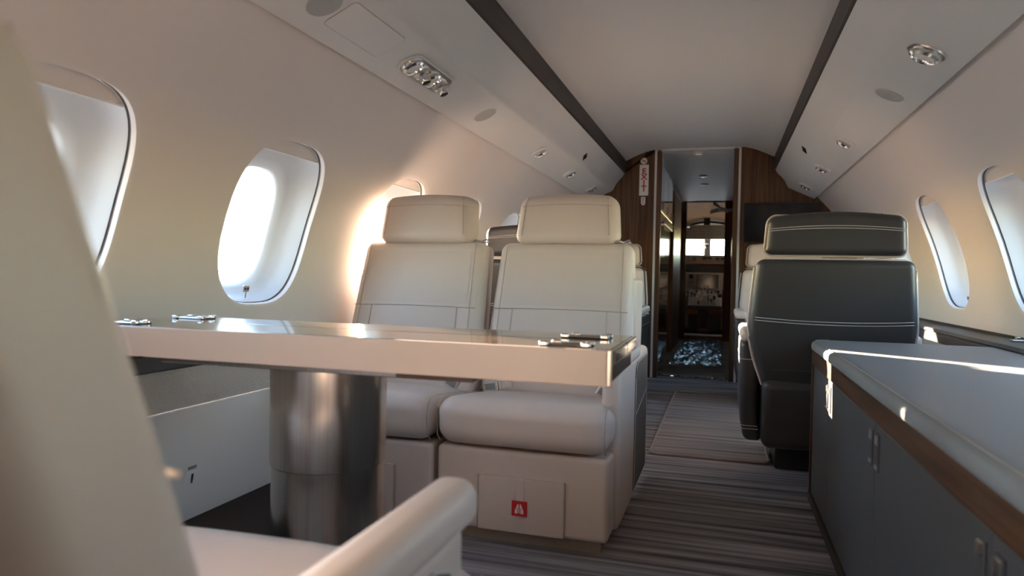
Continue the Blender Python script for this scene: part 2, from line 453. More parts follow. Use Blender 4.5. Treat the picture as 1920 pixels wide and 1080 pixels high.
# signs on the left bulkhead
yb = Y_BULK - 0.001
s = thing('exit_sign', 'white upright sign with red stacked letters EXIT', 'sign', (-0.4305, yb, 1.636))
B().rbox((-0.038, -0.004, -0.128), (0.038, 0, 0.128), 0.003).obj('plate', M['signwhite'], s)
for i, ch in enumerate('EXIT'):
    v, f = text_mesh(ch, 0.066)
    b = B(); b.add(v, f, w=lambda x, y, z, i=i: (x * 1.05, -0.0048 - z, y * 0.98 + 0.072 - 0.048 * i)); b.obj('letter', M['redink'], s, smooth=False)
s = thing('no_smoking_sign', 'round white no-smoking sign above the EXIT sign', 'sign', (-0.434, yb, 1.795))
disc = lambda r, t: (lambda b: b.lathe([(r, 0), (r, t)], 28, w=lambda x, y, z: (x, -z, y)))(B())
disc(0.028, 0.003).obj('plate', M['signwhite'], s)
ringb = B(); ringb.tube([(0.0235 * math.cos(2 * PI * q / 24), -0.0035, 0.0235 * math.sin(2 * PI * q / 24)) for q in range(24)], 0.0016, 5, True); ringb.obj('ring', M['redink'], s)
B().tube([(-0.0165, -0.0038, 0.0165), (0.0165, -0.0038, -0.0165)], 0.002, 5).obj('slash', M['redink'], s)
B().box((-0.014, -0.0042, -0.0035), (0.014, -0.003, 0.0035)).obj('cigarette', M['black'], s, smooth=False)
s = thing('seat_sign', 'small white tag-shaped sign with red mark below the EXIT sign', 'sign', (-0.4335, yb, 1.463))
B().prism([(-0.017, 0.033), (0.017, 0.033), (0.017, -0.02), (0.009, -0.033), (-0.009, -0.033), (-0.017, -0.02)], 0, 0.003, lambda a, b_, d: (a, -d, b_)).obj('plate', M['signwhite'], s, smooth=False)
m_ = B(); m_.box((-0.0035, -0.004, -0.012), (0.0035, -0.003, 0.022)); m_.box((-0.009, -0.004, 0.018), (0.009, -0.003, 0.024)); m_.box((-0.009, -0.004, -0.022), (0.009, -0.003, -0.016))
m_.obj('mark', M['redink'], s, smooth=False)

# ------------------------------------------------------------------ corridor to the cockpit
YC = 9.75
struct(B().box((-0.75, Y_BULK + 0.06, -0.05), (0.75, YC + 2.2, -0.002)).obj('floor_corridor', M['carpet'], smooth=False))
struct(B().strip([[(x, y, z) for x, z in ((-0.7, 1.80), (-0.33, 1.868), (-0.15, 1.882), (0.15, 1.882), (0.33, 1.868), (0.7, 1.80))] for y in (Y_BULK + 0.03, YC)]).obj('ceiling_corridor', M['white']))
struct(B().box((-0.7, Y_BULK + 0.03, 1.95), (0.7, YC + 2.0, 2.0)).obj('ceiling_crown', M['liner'], smooth=False))
# right side
for nm, a, b_, z0, z1 in (('wall_corridor_right', Y_BULK + 0.06, 8.65, 0, 1.9), ('wall_corridor_right_front', 8.65, YC + 0.05, 0, 1.9)):
    struct(B().box((0.305, a, z0), (0.345, b_, z1)).obj(nm, M['wood_gloss'], smooth=False))
# left side
def panel_unit(name, label, cat, y0, y1, parts):
    t = thing(name, label, cat, (-0.345, (y0 + y1) / 2, 0))
    B().box((-0.12, y0 - (y0 + y1) / 2, 0), (0.0, y1 - (y0 + y1) / 2, 1.89)).obj('body', M['wood_gloss'], t, smooth=False)
    for nm, a, b_, z0, z1, x1, m in parts:
        p = B().rbox((0.0, a - (y0 + y1) / 2, z0), (x1, b_ - (y0 + y1) / 2, z1), 0.004).obj(nm, m, t)
    return t
g = panel_unit('galley_cabinet', 'tall glossy wooden galley cabinet just inside the corridor', 'cabinet', 5.915, 7.70,
    [('upper_door', 5.93, 6.50, 1.42, 1.86, 0.022, M['wood_gloss']), ('upper_door', 6.51, 7.08, 1.42, 1.86, 0.022, M['wood_gloss']), ('upper_door', 7.09, 7.69, 1.42, 1.86, 0.022, M['wood_gloss']),
     ('tall_door', 5.93, 6.62, 0.02, 1.40, 0.026, M['wood_gloss']), ('recess_panel', 6.64, 7.55, 0.02, 1.28, 0.003, M['wood_gloss']),
     ('counter_rail', 6.62, 7.69, 1.33, 1.40, 0.03, M['satin'])])
for yy in (6.46, 7.04, 7.62):
    B().rbox((0.022, yy - 6.8075, 1.45), (0.03, yy + 0.03 - 6.8075, 1.53), 0.003).obj('handle', M['satin'], g)
t = thing('corridor_door', 'veneered door standing open in the corridor, coloured a sunlit orange-brown', 'door', (-0.345, 8.45, 0))
B().rbox((0.0, -0.55, 0.005), (0.030, 0.74, 1.80), 0.004).obj('door_leaf', M['wood_sunlit'], t)
B().rbox((0.0, -0.55, 1.80), (0.032, 0.74, 1.86), 0.004).obj('head_strip', M['white'], t)
struct(B().box((-0.46, 7.70, 0), (-0.345, YC, 1.9)).obj('wall_corridor_left', M['wood_gloss'], smooth=False))
# cockpit doorway frame
fr = thing('cockpit_doorway', 'dark wooden frame and step at the cockpit entrance', 'doorway', (0, YC, 0))
B().rbox((-0.345, -0.09, 0), (-0.268, 0.03, 1.88), 0.004).obj('post', M['wood_gloss'], fr)
B().rbox((0.225, -0.09, 0), (0.305, 0.03, 1.88), 0.004).obj('post', M['brownseat'], fr)
B().rbox((-0.27, -0.012, 1.865), (0.23, 0.03, 1.90), 0.004).obj('header', M['wood_dark'], fr)
B().rbox((-0.268, -0.06, 0.0), (0.226, 0.03, 0.062), 0.004).obj('riser', M['brownseat'], fr)
B().rbox((-0.268, -0.075, 0.062), (0.226, 0.05, 0.082), 0.004).obj('tread', M['satin'], fr)
# ceiling lamps in the corridor
for i, (yy, rr) in enumerate(((6.02, 0.05), (7.37, 0.042), (8.03, 0.042))):
    t = thing('corridor_lamp', ['unlit oblong lamp on the corridor ceiling next to the cabin opening', 'slim unlit lamp midway along the corridor ceiling', 'slim unlit lamp on the corridor ceiling beside the orange door'][i], 'lamp', (0.0, yy, 1.8815), 0, 'corridor ceiling lamps')
    B().lathe([(rr * 0.6, -0.012), (rr, -0.008), (rr, 0.0)], 28).obj('rim', M['satin'] if i else M['white'], t)
    B().lathe([(rr * 0.55, -0.014), (rr * 0.55, -0.010)], 24).obj('lens', M['lens'], t)

# plastic floor protection
def crumple(x0, x1, y0, y1, nx, ny, h, z):
    rows = []
    for j in range(ny + 1):
        rows.append([(x0 + (x1 - x0) * i / nx + random.uniform(-.01, .01), y0 + (y1 - y0) * j / ny + random.uniform(-.015, .015),
                      z + random.random() ** 2 * h) for i in range(nx + 1)])
    return B().strip(rows)
o = crumple(-0.255, 0.215, 6.74, 9.62, 24, 60, 0.030, 0.006).obj('plastic_film', M['film'], angle=180)
tag(o, 'crumpled blue plastic film covering the corridor floor', 'plastic film')
b = B()
rows = []
for i in range(40):
    x = -0.315 + 0.60 * i / 39
    rows.append([(x, Y_BULK + 0.03 + d + random.uniform(-.008, .008), 0.004 + random.random() * 0.022) for d in (0, 0.022, 0.045, 0.07)])
o = b.strip(rows).obj('plastic_strip', M['clearfilm'], smooth=False)
tag(o, 'thin crinkled clear teal plastic edge along the doorway threshold', 'plastic film')
o = B().rbox((-0.27, 5.96, -0.002), (0.25, 6.70, 0.014), 0.006).obj('floor_mat', M['rug'])
tag(o, 'short grey mat between the threshold and the blue plastic film', 'mat')
# loose plastic streamer
t = thing('plastic_streamer', 'white plastic streamer hanging off the corridor wall', 'streamer', (0.30, 7.0, 1.493))
def ribbon(pts, wd):
    return B().strip([[(x, y - wd / 2, z - wd * 0.22), (x, y, z + 0.004), (x, y + wd / 2, z + wd * 0.22)] for x, y, z in pts])
for pts, wd in (([(0.004, 0, 0.0), (-0.06, -0.01, -0.006), (-0.12, -0.02, 0.012), (-0.16, -0.03, 0.045), (-0.19, -0.03, 0.066)], 0.09),
                ([(-0.05, -0.02, -0.006), (-0.11, -0.05, 0.004), (-0.16, -0.06, -0.004), (-0.215, -0.06, -0.02)], 0.10)):
    r = ribbon(pts, wd); r.obj('tail', M['white'], t).modifiers.new('thick', 'SOLIDIFY').thickness = 0.006

# ------------------------------------------------------------------ cockpit
struct(B().box((-1.0, YC + 0.05, 0.0), (1.0, 11.6, 0.05)).obj('floor_cockpit', M['ledgecarpet'], smooth=False))
for sd in (-1, 1):
    struct(B().box((sd * 1.0 - 0.02, YC, 0), (sd * 1.0 + 0.02, 11.6, 2.0)).obj('wall_cockpit_%s' % ('left' if sd < 0 else 'right'), M['liner'], smooth=False))
    struct(B().box((sd * 0.655 - 0.345 if sd > 0 else -1.0, YC + 0.0, 0), (1.0 if sd > 0 else -0.31, YC + 0.04, 2.0)).obj('wall_cockpit_rear_%s' % ('left' if sd < 0 else 'right'), M['wood'], smooth=False))
arch = lambda x, zc: zc - 0.55 * x * x
struct(B().strip([[(x, YC + 0.04, arch(x, 1.905)) for x in [q / 10 for q in range(-10, 11)]],
                  [(x, 10.5, arch(x, 1.83)) for x in [q / 10 for q in range(-10, 11)]],
                  [(x, 11.0, arch(x, 1.70)) for x in [q / 10 for q in range(-10, 11)]],
                  [(x, 11.35, arch(x, 1.52)) for x in [q / 10 for q in range(-10, 11)]]]).obj('ceiling_cockpit', M['ckceil'], angle=60))
o = B().tube([(q / 20, 10.98, arch(q / 20, 1.695)) for q in range(-16, 17)], 0.014, 8).obj('trim_30', M['black']); struct(o)
# front wall with two windscreens
FW = 11.32
for i, (a, b_, c, d) in enumerate(((-1, 1, 0.0, 1.2), (-1, 1, 1.455, 2.0), (-0.075, 0.02, 1.2, 1.455), (-1, -0.80, 1.2, 1.455), (0.75, 1.0, 1.2, 1.455))):
    struct(B().box((a, FW, c), (b_, FW + 0.05, d)).obj('wall_windscreen_frame_%s' % ('lower', 'upper', 'centre', 'left', 'right')[i], M['panelgrey'], smooth=False))
for i, (a, b_) in enumerate(((-0.80, -0.075), (0.02, 0.75))):
    w = bpy.data.objects.new('window_%d' % (30 + i), None); C.objects.link(w); w.location = ((a + b_) / 2, FW + 0.02, 1.3275); struct(w)
    h = (b_ - a) / 2
    B().box((-h, 0, -0.1275), (h, 0.006, 0.1275)).obj('pane', M['pane'], w, smooth=False)
    B().tube([(-h, -0.025, -0.1275), (h, -0.025, -0.1275), (h, -0.025, 0.1275), (-h, -0.025, 0.1275)], 0.008, 6, True).obj('frame', M['black'], w)
# compass on the centre post
t = thing('standby_compass', 'small compass hanging between the two windscreens', 'compass', (-0.028, FW - 0.03, 1.30))
B().rbox((-0.028, -0.04, 0.0), (0.028, 0.03, 0.05), 0.01).obj('body', M['black'], t)
B().box((-0.018, -0.0415, 0.01), (0.018, -0.0402, 0.03)).obj('glass', M['chrome'], t, smooth=False)
B().rbox((-0.02, -0.03, 0.07), (0.02, 0.03, 0.09), 0.006).obj('bracket', M['white'], t)
# overhead panel
t = thing('overhead_panel', 'grey overhead switch panel above the windscreens', 'panel', (-0.03, 11.0, 1.44))
tilt = lambda x, y, z: (x, y - (0.0 if z < 0.02 else (z - 0.02) * 0.75), z)
B().rbox((-0.36, 0.0, 0.0), (0.36, 0.12, 0.205), 0.01, w=tilt).obj('body', M['panelgrey'], t)
cols = [-0.29, -0.175, -0.06, 0.055, 0.17, 0.285]
for cx in cols:
    z1 = 0.20 if -0.2 < cx < 0.2 else 0.135
    p = B().rbox((cx - 0.053, -0.008, 0.015), (cx + 0.053, 0.01, z1), 0.003, w=tilt).obj('switch_panel', M['panelgrey2'], t)
    for r in range(int((z1 - 0.03) / 0.034)):
        for c in (-0.03, 0.0, 0.03):
            zz = 0.03 + r * 0.034
            B().box((cx + c - 0.006, -0.020, zz), (cx + c + 0.006, -0.006, zz + 0.012), w=tilt).obj('switch', M['black'] if (r + int(c * 100)) % 3 else M['panelgrey'], p, smooth=False)
B().rbox((-0.045, -0.21, 0.20), (0.045, -0.10, 0.30), 0.008).obj('centre_mount', M['black'], t)
for sx in (-0.27, 0.31):
    B().lathe([(0.02, -0.03), (0.032, 0.0), (0.02, 0.02)], 12, w=lambda x, y, z, sx=sx: (sx + x, -0.16 + z, 0.19 + y)).obj('spot_lamp', M['chrome'], t)
# glareshield
t = thing('glareshield', 'grey glareshield with small displays and a brown lower edge', 'glareshield', (-0.03, 11.05, 1.06))
B().rbox((-0.9, 0.0, 0.02), (0.9, 0.26, 0.13), 0.012).obj('body', M['panelgrey'], t)
B().rbox((-0.9, -0.05, 0.0), (0.9, 0.0, 0.022), 0.008).obj('hand_rail', M['tan'], t)
B().box((-0.235, -0.006, 0.045), (-0.155, 0.004, 0.11)).obj('display', M['screen'], t, smooth=False)
for cx in (-0.03, 0.05, 0.16, 0.24):
    B().box((cx - 0.03, -0.006, 0.075), (cx + 0.03, 0.004, 0.095)).obj('readout', M['screen'], t, smooth=False)
    for j in (-0.02, 0, 0.02):
        B().lathe([(0.006, -0.012), (0.006, 0)], 8, w=lambda x, y, z, cx=cx, j=j: (cx + j + x, z, 0.055 + y)).obj('knob', M['black'], t)
# instrument panel
t = thing('instrument_panel', 'grey instrument panel with one large dark display', 'instrument panel', (-0.03, 10.9, 0.63))
B().rbox((-0.9, 0.0, 0.0), (0.9, 0.14, 0.295), 0.01).obj('body', M['panelgrey2'], t)
B().rbox((-0.9, 0.10, 0.28), (0.9, 0.14, 0.42), 0.01).obj('recess_back', M['black'], t)
for a, b_, z0, z1 in ((-0.135, 0.185, 0.055, 0.265), (-0.62, -0.305, 0.055, 0.265), (0.32, 0.62, 0.055, 0.265)):
    B().rbox((a - 0.012, -0.012, z0 - 0.012), (b_ + 0.012, 0.006, z1 + 0.012), 0.005).obj('bezel', M['panelgrey'], t)
    B().box((a, -0.0145, z0), (b_, -0.0125, z1)).obj('display', M['screen'], t, smooth=False)
B().rbox((-0.265, -0.010, 0.06), (-0.165, 0.004, 0.28), 0.004).obj('standby_unit', M['panelgrey'], t)
B().box((-0.245, -0.013, 0.205), (-0.185, -0.011, 0.26)).obj('standby_display', M['screen'], t, smooth=False)
for q in range(3):
    B().lathe([(0.010, -0.02), (0.011, 0)], 10, w=lambda x, y, z, q=q: (-0.24 + 0.025 * q + x, -0.008 + z, 0.15 + y)).obj('knob', M['black'], t)
# control pedestal
t = thing('control_pedestal', 'blue-grey control pedestal with throttle levers and tan lower panels', 'pedestal', (-0.03, 10.35, 0.05))
slope = lambda x, y, z: (x, y, z + max(0, y) * 0.42)
B().rbox((-0.235, 0.0, 0.33), (0.235, 0.53, 0.395), 0.008, w=slope).obj('top', M['bluegrey'], t)
B().rbox((-0.235, 0.0, 0.265), (-0.085, 0.5, 0.33), 0.008).obj('tan_panel', M['tan'], t)
B().rbox((0.065, 0.0, 0.265), (0.235, 0.5, 0.33), 0.008).obj('tan_panel', M['tan'], t)
B().rbox((-0.085, 0.02, 0.25), (0.065, 0.5, 0.335), 0.006).obj('centre_box', M['black'], t)
for cx in (-0.07, 0.055):
    B().rbox((cx - 0.022, 0.04, 0.0), (cx + 0.022, 0.10, 0.27), 0.008).obj('leg', M['brownseat'], t)
B().rbox((-0.09, 0.04, 0.0), (0.075, 0.10, 0.06), 0.008).obj('foot', M['panelgrey'], t)
B().box((-0.235, 0.3, 0.0), (0.235, 0.53, 0.27)).obj('core', M['black'], t, smooth=False)
for cx in (-0.03, 0.02):
    L = B(); L.rbox((cx - 0.006, 0.30, 0.48), (cx + 0.006, 0.33, 0.66), 0.004); L.rbox((cx - 0.034, 0.285, 0.65), (cx + 0.034, 0.345, 0.685), 0.01)
    L.obj('throttle_lever', M['satin'], t)
random.seed(3)
for i in range(26):
    cx = -0.21 + 0.42 * random.random(); yy = 0.03 + 0.42 * random.random(); h = 0.02 + 0.035 * random.random()
    B().lathe([(0.011, 0.0), (0.012, h), (0.008, h + 0.004)], 10, w=lambda x, y, z, cx=cx, yy=yy: (cx + x, yy + y, 0.39 + yy * 0.42 + z)).obj('knob', M['black'] if i % 3 else M['white'], t)
# pilot seats
for i, cx in enumerate((-0.56, 0.43)):
    t = thing('pilot_seat', ['brown leather pilot seat on the orange door side of the cockpit', 'brown leather pilot seat on the plastic streamer side of the cockpit'][i], 'seat', (cx, 10.25, 0.05), 0, 'pilot seats')
    B().rbox((-0.18, 0.0, 0.0), (0.18, 0.36, 0.30), 0.02).obj('pedestal', M['black'], t)
    B().rbox((-0.22, -0.02, 0.30), (0.22, 0.46, 0.42), 0.04).obj('cushion', M['tan'], t)
    B().rbox((-0.22, -0.10, 0.36), (0.22, 0.02, 0.92), 0.05, w=lambda x, y, z: (x * (1 - 0.12 * (z - 0.36)), y - 0.1 * (z - 0.36), z)).obj('backrest', M['brownseat'], t)
    for sx in (-1, 1):
        B().rbox((sx * 0.25 - 0.03, -0.02, 0.52), (sx * 0.25 + 0.03, 0.30, 0.58), 0.02).obj('armrest', M['brownseat'], t)

# ------------------------------------------------------------------ fittings on the service panels
def on_psu(side, x, y):
    """frame on the sloping underside: origin, lateral axis, normal (pointing down into the cabin)"""
    a, b_ = Vector((side * 0.70, 0, 1.549)), Vector((side * 0.872, 0, 1.468))
    e = (b_ - a).normalized(); t = (x - 0.70) / 0.172
    o = a + (b_ - a) * t; o.y = y
    n = Vector((0, 1, 0)).cross(e); n = n if n.z < 0 else -n
    return o, e, n
def psu_thing(name, label, cat, side, x, y, group=None):
    o, e, n = on_psu(side, x, y)
    t = thing(name, label, cat, o, 0, group)
    W = lambda a, b_, c: tuple(e * a + Vector((0, 1, 0)) * b_ + n * c)      # a across, b along, c out of the panel
    return t, W
def stadium(hl, r, n=12):
    pts = [(r * math.cos(t), hl - r + r * math.sin(t)) for t in [PI * q / n for q in range(n + 1)]]
    return pts + [(-a, -b_) for a, b_ in pts]
def dome_light(t, W, b0, r, nm='reading_lamp', m='chrome'):
    c = B().lathe([(r, 0.001), (r * 0.98, 0.010), (r * 0.80, 0.016), (r * 0.74, 0.014), (r * 0.66, 0.002)], 26, w=lambda x, y, z: W(x, b0 + y, z), cap=False).obj(nm, M[m], t)
    B().lathe([(r * 0.70, 0.002), (r * 0.68, 0.007)], 22, w=lambda x, y, z: W(x, b0 + y, z)).obj('lens', M['lens'], c)
    return c
def gasper(t, W, b0, r):
    c = B().lathe([(r, 0.001), (r * 0.95, 0.012), (r * 0.62, 0.015), (r * 0.62, 0.036), (r * 0.52, 0.040), (r * 0.44, 0.040), (r * 0.42, 0.028)], 24, w=lambda x, y, z: W(x, b0 + y, z)).obj('air_nozzle', M['chrome'], t)
    B().lathe([(r * 0.40, 0.036), (r * 0.40, 0.0385)], 16, w=lambda x, y, z: W(x, b0 + y, z)).obj('nozzle_core', M['black'], c)
t, W = psu_thing('light_and_air_unit', 'long chrome unit with two lamps and two air nozzles in the overhead panel', 'light', -1, 0.782, 2.215)
B().prism(stadium(0.175, 0.050), 0.0005, 0.006, lambda a, b_, d: W(a, b_, d)).obj('bezel', M['psu'], t, smooth=False)
B().prism(stadium(0.165, 0.042), 0.006, 0.0075, lambda a, b_, d: W(a, b_, d)).obj('tray', M['satin'], t, smooth=False)
W2 = lambda a, b_, c: W(a, b_, c + 0.0065)
dome_light(t, W2, -0.115, 0.038); gasper(t, W2, -0.040, 0.030); dome_light(t, W2, 0.037, 0.037); gasper(t, W2, 0.115, 0.029)
labs = {(-1, 3.74): 'round chrome reading light over the pair of beige seats, beyond the grey speaker disc', (-1, 4.54): 'round chrome reading light beside the small dark diamond, seen over the beige aisle headrest',
        (-1, 5.34): 'round chrome reading light by the wooden bulkhead carrying the EXIT sign', (1, 3.75): 'round chrome reading light over the charcoal-backed seat, beyond the speaker disc',
        (1, 4.57): 'round chrome reading light beside the diamond above the charcoal-backed seat', (1, 5.42): 'round chrome reading light above the black television screen'}
for (sd, y), lab in labs.items():
    t, W = psu_thing('reading_light', lab, 'light', sd, 0.776, y, 'round reading lights in the overhead panels')
    B().lathe([(0.052, 0.0004), (0.050, 0.006), (0.040, 0.008)], 28, w=lambda x, y_, z: W(x, y_, z)).obj('bezel', M['psu'], t)
    dome_light(t, lambda a, b_, c: W(a, b_, c + 0.007), 0.0, 0.036, 'reflector')
    B().rbox((-0.010, -0.022, 0.012), (0.010, 0.004, 0.026), 0.004, w=lambda x, y_, z: W(x, y_, z)).obj('swivel', M['black'], t)
t, W = psu_thing('ceiling_spot', 'large round chrome spot in the overhead panel above the grey credenza', 'light', 1, 0.781, 2.349)
B().lathe([(0.056, 0.0004), (0.054, 0.005), (0.046, 0.007)], 30, w=lambda x, y, z: W(x, y, z)).obj('bezel', M['satin'], t)
dome_light(t, lambda a, b_, c: W(a, b_, c + 0.006), 0.0, 0.046, 'reflector')
for sd, x, y, lab in ((-1, 0.781, 2.834, 'flush grey speaker disc beyond the long chrome light unit'), (-1, 0.782, 1.574, 'flush grey speaker disc before the oxygen hatch, above the table'), (1, 0.783, 2.844, 'flush grey speaker disc next to the large round spot, above the credenza side')):
    t, W = psu_thing('speaker_grille', lab, 'speaker', sd, x, y, 'speaker discs in the overhead panels')
    B().lathe([(0.053, 0.0003), (0.053, 0.0022), (0.0505, 0.0022)], 36, w=lambda a, b_, c: W(a, b_, c)).obj('rim', M['psu'], t)
    B().lathe([(0.050, 0.001), (0.049, 0.003)], 36, w=lambda a, b_, c: W(a, b_, c)).obj('mesh', M['grille'], t)
t, W = psu_thing('oxygen_hatch', 'faint rounded rectangular hatch in the overhead panel beside the chrome unit', 'hatch', -1, 0.778, 1.79)
def rrect(hx, hy, r, n=5):
    out = []
    for cx, cy, a0 in ((hx - r, hy - r, 0), (-hx + r, hy - r, 90), (-hx + r, -hy + r, 180), (hx - r, -hy + r, 270)):
        out += [(cx + r * math.cos(R_(a0 + 90 * q / n)), cy + r * math.sin(R_(a0 + 90 * q / n))) for q in range(n + 1)]
    return out
B().prism(rrect(0.055, 0.15, 0.014), 0.0003, 0.0018, lambda a, b_, d: W(a, b_, d)).obj('door', M['psu'], t, smooth=False)
B().tube([W(a, b_, 0.0008) for a, b_ in rrect(0.0562, 0.1512, 0.015)], 0.0009, 5, True).obj('gap', M['seam'], t)
for sd, lab in ((-1, 'tiny dark diamond sensor on the overhead panel on the EXIT-sign side'), (1, 'tiny dark diamond sensor on the overhead panel on the television side')):
    a, b_ = Vector((sd * 0.640, 0, 1.638)), Vector((sd * 0.678, 0, 1.575)); e = (b_ - a).normalized(); n = Vector((0, 1, 0)).cross(e); n = n if n.z < 0 else -n
    t = thing('sensor', lab, 'sensor', a.lerp(b_, 0.55) + Vector((0, 4.46, 0)) - n * 0.004, 0, 'dark diamond sensors')
    B().prism([(0.026, 0), (0, 0.032), (-0.026, 0), (0, -0.032)], 0, 0.008, lambda p, q, d: tuple(e * p + Vector((0, 1, 0)) * q + n * d)).obj('plate', M['black'], t, smooth=False)
    B().prism([(0.014, 0), (0, 0.018), (-0.014, 0), (0, -0.018)], 0.008, 0.011, lambda p, q, d: tuple(e * p + Vector((0, 1, 0)) * q + n * d)).obj('window', M['screen'], t, smooth=False)
#@@PART3
# ------------------------------------------------------------------ seats
def lerp(a, b, t): return a + (b - a) * t
def sofa_seat(label, loc, rz, arm, group, DY=0.115, rec=0.30, ins0=0.47, belts=True):
    """wide beige seat; local front is -y, floor at z = 0; arm = -1 / 0 / +1 side of the aisle arm"""
    t = thing('cabin_seat', label, 'seat', loc, rz, group)
    H = 0.260
    B().box((-0.245, 0.015, 0.0), (0.245, 0.60, 0.036)).obj('plinth', M['plinth'], t, smooth=False)
    B().rbox((-0.277, 0.0, 0.034), (0.266, 0.62, 0.284), 0.014).obj('base', M['leather'], t)
    # life-vest pouch with pull strap and red tag
    p = B().rbox((-0.135, -0.010, 0.037), (0.137, 0.006, 0.208), 0.006).obj('pouch', M['leather'], t)
    B().rbox((-0.013, -0.0135, 0.13), (0.013, -0.009, 0.206), 0.002).obj('pull_strap', M['leather'], p)
    B().tube([(-0.137, -0.006, 0.04), (-0.137, -0.008, 0.205), (0.139, -0.008, 0.205), (0.139, -0.006, 0.04)], 0.0016, 5).obj('pouch_gap', M['seam'], p)
    B().rbox((-0.024, -0.0155, 0.093), (0.024, -0.0125, 0.139), 0.001).obj('red_tag', M['red'], p)
    em = B()
    for sx in (-1, 1):
        em.prism([(sx * a, b) for a, b in ((0.0015, 0.103), (0.0035, 0.101), (0.0035, 0.118), (0.0055, 0.118), (0.0055, 0.101), (0.0135, 0.101), (0.0135, 0.113), (0.0105, 0.113), (0.0105, 0.121), (0.0075, 0.121), (0.0075, 0.127), (0.0035, 0.131), (0.0015, 0.128))],
                 0.0157, 0.0163, lambda a, b, d: (a, -d, b))
    em.obj('emblem', M['signwhite'], p, smooth=False)
    # cushion
    def cw(x, y, z):
        u, v = (x + 0.0055) / 0.2735, (y - 0.24) / 0.26
        top = max(0.0, min(1.0, (z - 0.36) / 0.08))
        return (x, y - 0.012 * max(0, 1 - u * u) * (1 if y < 0 else 0), z + top * (0.012 * max(0, 1 - u * u) * max(0, 1 - v * v) + 0.006 * max(0, min(1, (0.3 - y) / 0.3)) - 0.016 - 0.040 * max(0, min(1, y / 0.42))))
    cu = B().rbox((-0.279, -0.03, 0.290), (0.268, 0.50, 0.450), 0.058, w=cw, n=8, arc=4).obj('cushion', M['leather'], t, angle=80)
    for sx in (-1, 1):
        B().tube([cw(sx * 0.262 - 0.0055, y, z) for y, z in ((0.45, 0.443), (0.2, 0.446), (0.05, 0.446), (0.0, 0.438), (-0.022, 0.415), (-0.0292, 0.37), (-0.022, 0.32), (0.0, 0.298))], 0.0016, 5).obj('cushion_seam', M['seam'], cu)
    # backrest
    z0, z1 = 0.38, 0.947
    def bw(x, y, z):
        f = (z - z0) / (z1 - z0)
        wd = lerp(1.055, 0.965, max(0, f) ** 1.3)
        front = max(0.0, min(1.0, (0.545 - y) / 0.05))
        u = x / H
        bul = 0.012 * max(0, 1 - u * u) * math.sin(PI * max(0, min(1, (f - 0.4) / 0.6))) + 0.010 * max(0, 1 - u * u) * math.sin(PI * max(0, min(1, f / 0.4)))
        return (x * wd, y - DY + rec * (z - 0.40) - front * bul, z)
    bk = B().rbox((-H, 0.485, z0), (H, 0.60, z1), 0.035, w=bw, n=10, arc=4).obj('backrest', M['leather'], t, angle=80)
    B().rbox((-H + 0.004, 0.60, z0), (H - 0.004, 0.660, z1 - 0.01), 0.03, w=lambda x, y, z: bw(x, y, z), n=6).obj('back_shell', M['leather'], t, angle=80)
    yf = 0.4835
    sz = 0.697
    B().tube([bw(-H + 0.012 + (2 * H - 0.024) * q / 14, yf, sz + 0.004 * math.sin(PI * q / 14)) for q in range(15)], 0.0017, 5).obj('cross_seam', M['seam'], bk)
    for sx in (-0.178, 0.172):
        B().tube([bw(sx + 0.004 * q / 6, yf, lerp(0.44, sz, q / 6)) for q in range(7)], 0.0015, 5).obj('lower_seam', M['seam'], bk)
    for sx in (-1, 1):
        B().tube([bw(sx * (H - 0.040 + 0.010 * q / 10), yf + 0.001, lerp(0.45, 0.938, q / 10)) for q in range(11)], 0.0014, 5).obj('edge_seam', M['seam'], bk)
    def rowp(q): return bw
    B().strip([[bw(x, yf + 0.0002, z) for x in [-0.215 + 0.43 * a / 14 for a in range(15)]] for z in [0.712 + 0.20 * c / 12 for c in range(13)]]).obj('perforated_panel', M['leather_perf'], bk, angle=80)
    # headrest
    def hw(x, y, z):
        f = (z - 0.95) / 0.205
        u = x / 0.205
        return (x * lerp(0.985, 0.90, f), y - DY + 0.20 * (z - 0.95) - 0.012 * max(0, 1 - u * u), z + 0.014 * max(0, 1 - u * u) * max(0, f))
    hd = B().rbox((-0.205, 0.645, 0.943), (0.205, 0.770, 1.126), 0.040, w=hw, n=8, arc=4).obj('headrest', M['leather'], t, angle=80)
    B().tube([hw(-0.185 + 0.37 * q / 12, 0.6455, 1.085) for q in range(13)], 0.0013, 5).obj('headrest_seam', M['seam'], hd)
    for sx in (-1, 1):
        B().tube([hw(sx * 0.172, 0.644, 0.975), hw(sx * 0.172, 0.643, 1.04), hw(sx * 0.171, 0.643, 1.085), hw(sx * 0.168, 0.658, 1.12)], 0.0013, 5).obj('headrest_seam', M['seam'], hd)
    cx = 0.205
    B().tube([(cx - 0.03, 0.565, 0.952), (cx - 0.005, 0.550, 0.958), (cx + 0.012, 0.565, 0.952), (cx + 0.030, 0.575, 0.961), (cx + 0.036, 0.590, 0.953), (cx + 0.01, 0.590, 0.948)], 0.0035, 6, True).obj('belt_guide', M['chrome'], t)
    # shell wing and aisle arm
    if arm:
        s = arm
        B().rbox((-0.030, 0.10, 0.03), (0.030, 0.90, 0.545), 0.022, w=lambda x, y, z: (s * (0.252 + x), y + (0.0 if z > 0.3 else (0.3 - z) * 0.10 * (1 if y < 0.5 else 0)), z)).obj('arm_body', M['leather'], t, angle=80)
        poly = [(ins0, 0.06), (0.84, 0.06), (0.84, 0.515), (ins0 + 0.06, 0.515), (ins0 + 0.02, 0.50), (ins0 + 0.005, 0.46)]
        ip = B().prism(poly, 0.281, 0.2855, lambda a, b, d: (s * d, a, b)).obj('side_inset', M['darkfab'], t, smooth=False)
        B().tube([(s * 0.286, a, b) for a, b in poly], 0.0016, 5, True).obj('stitching', M['thread'], ip)
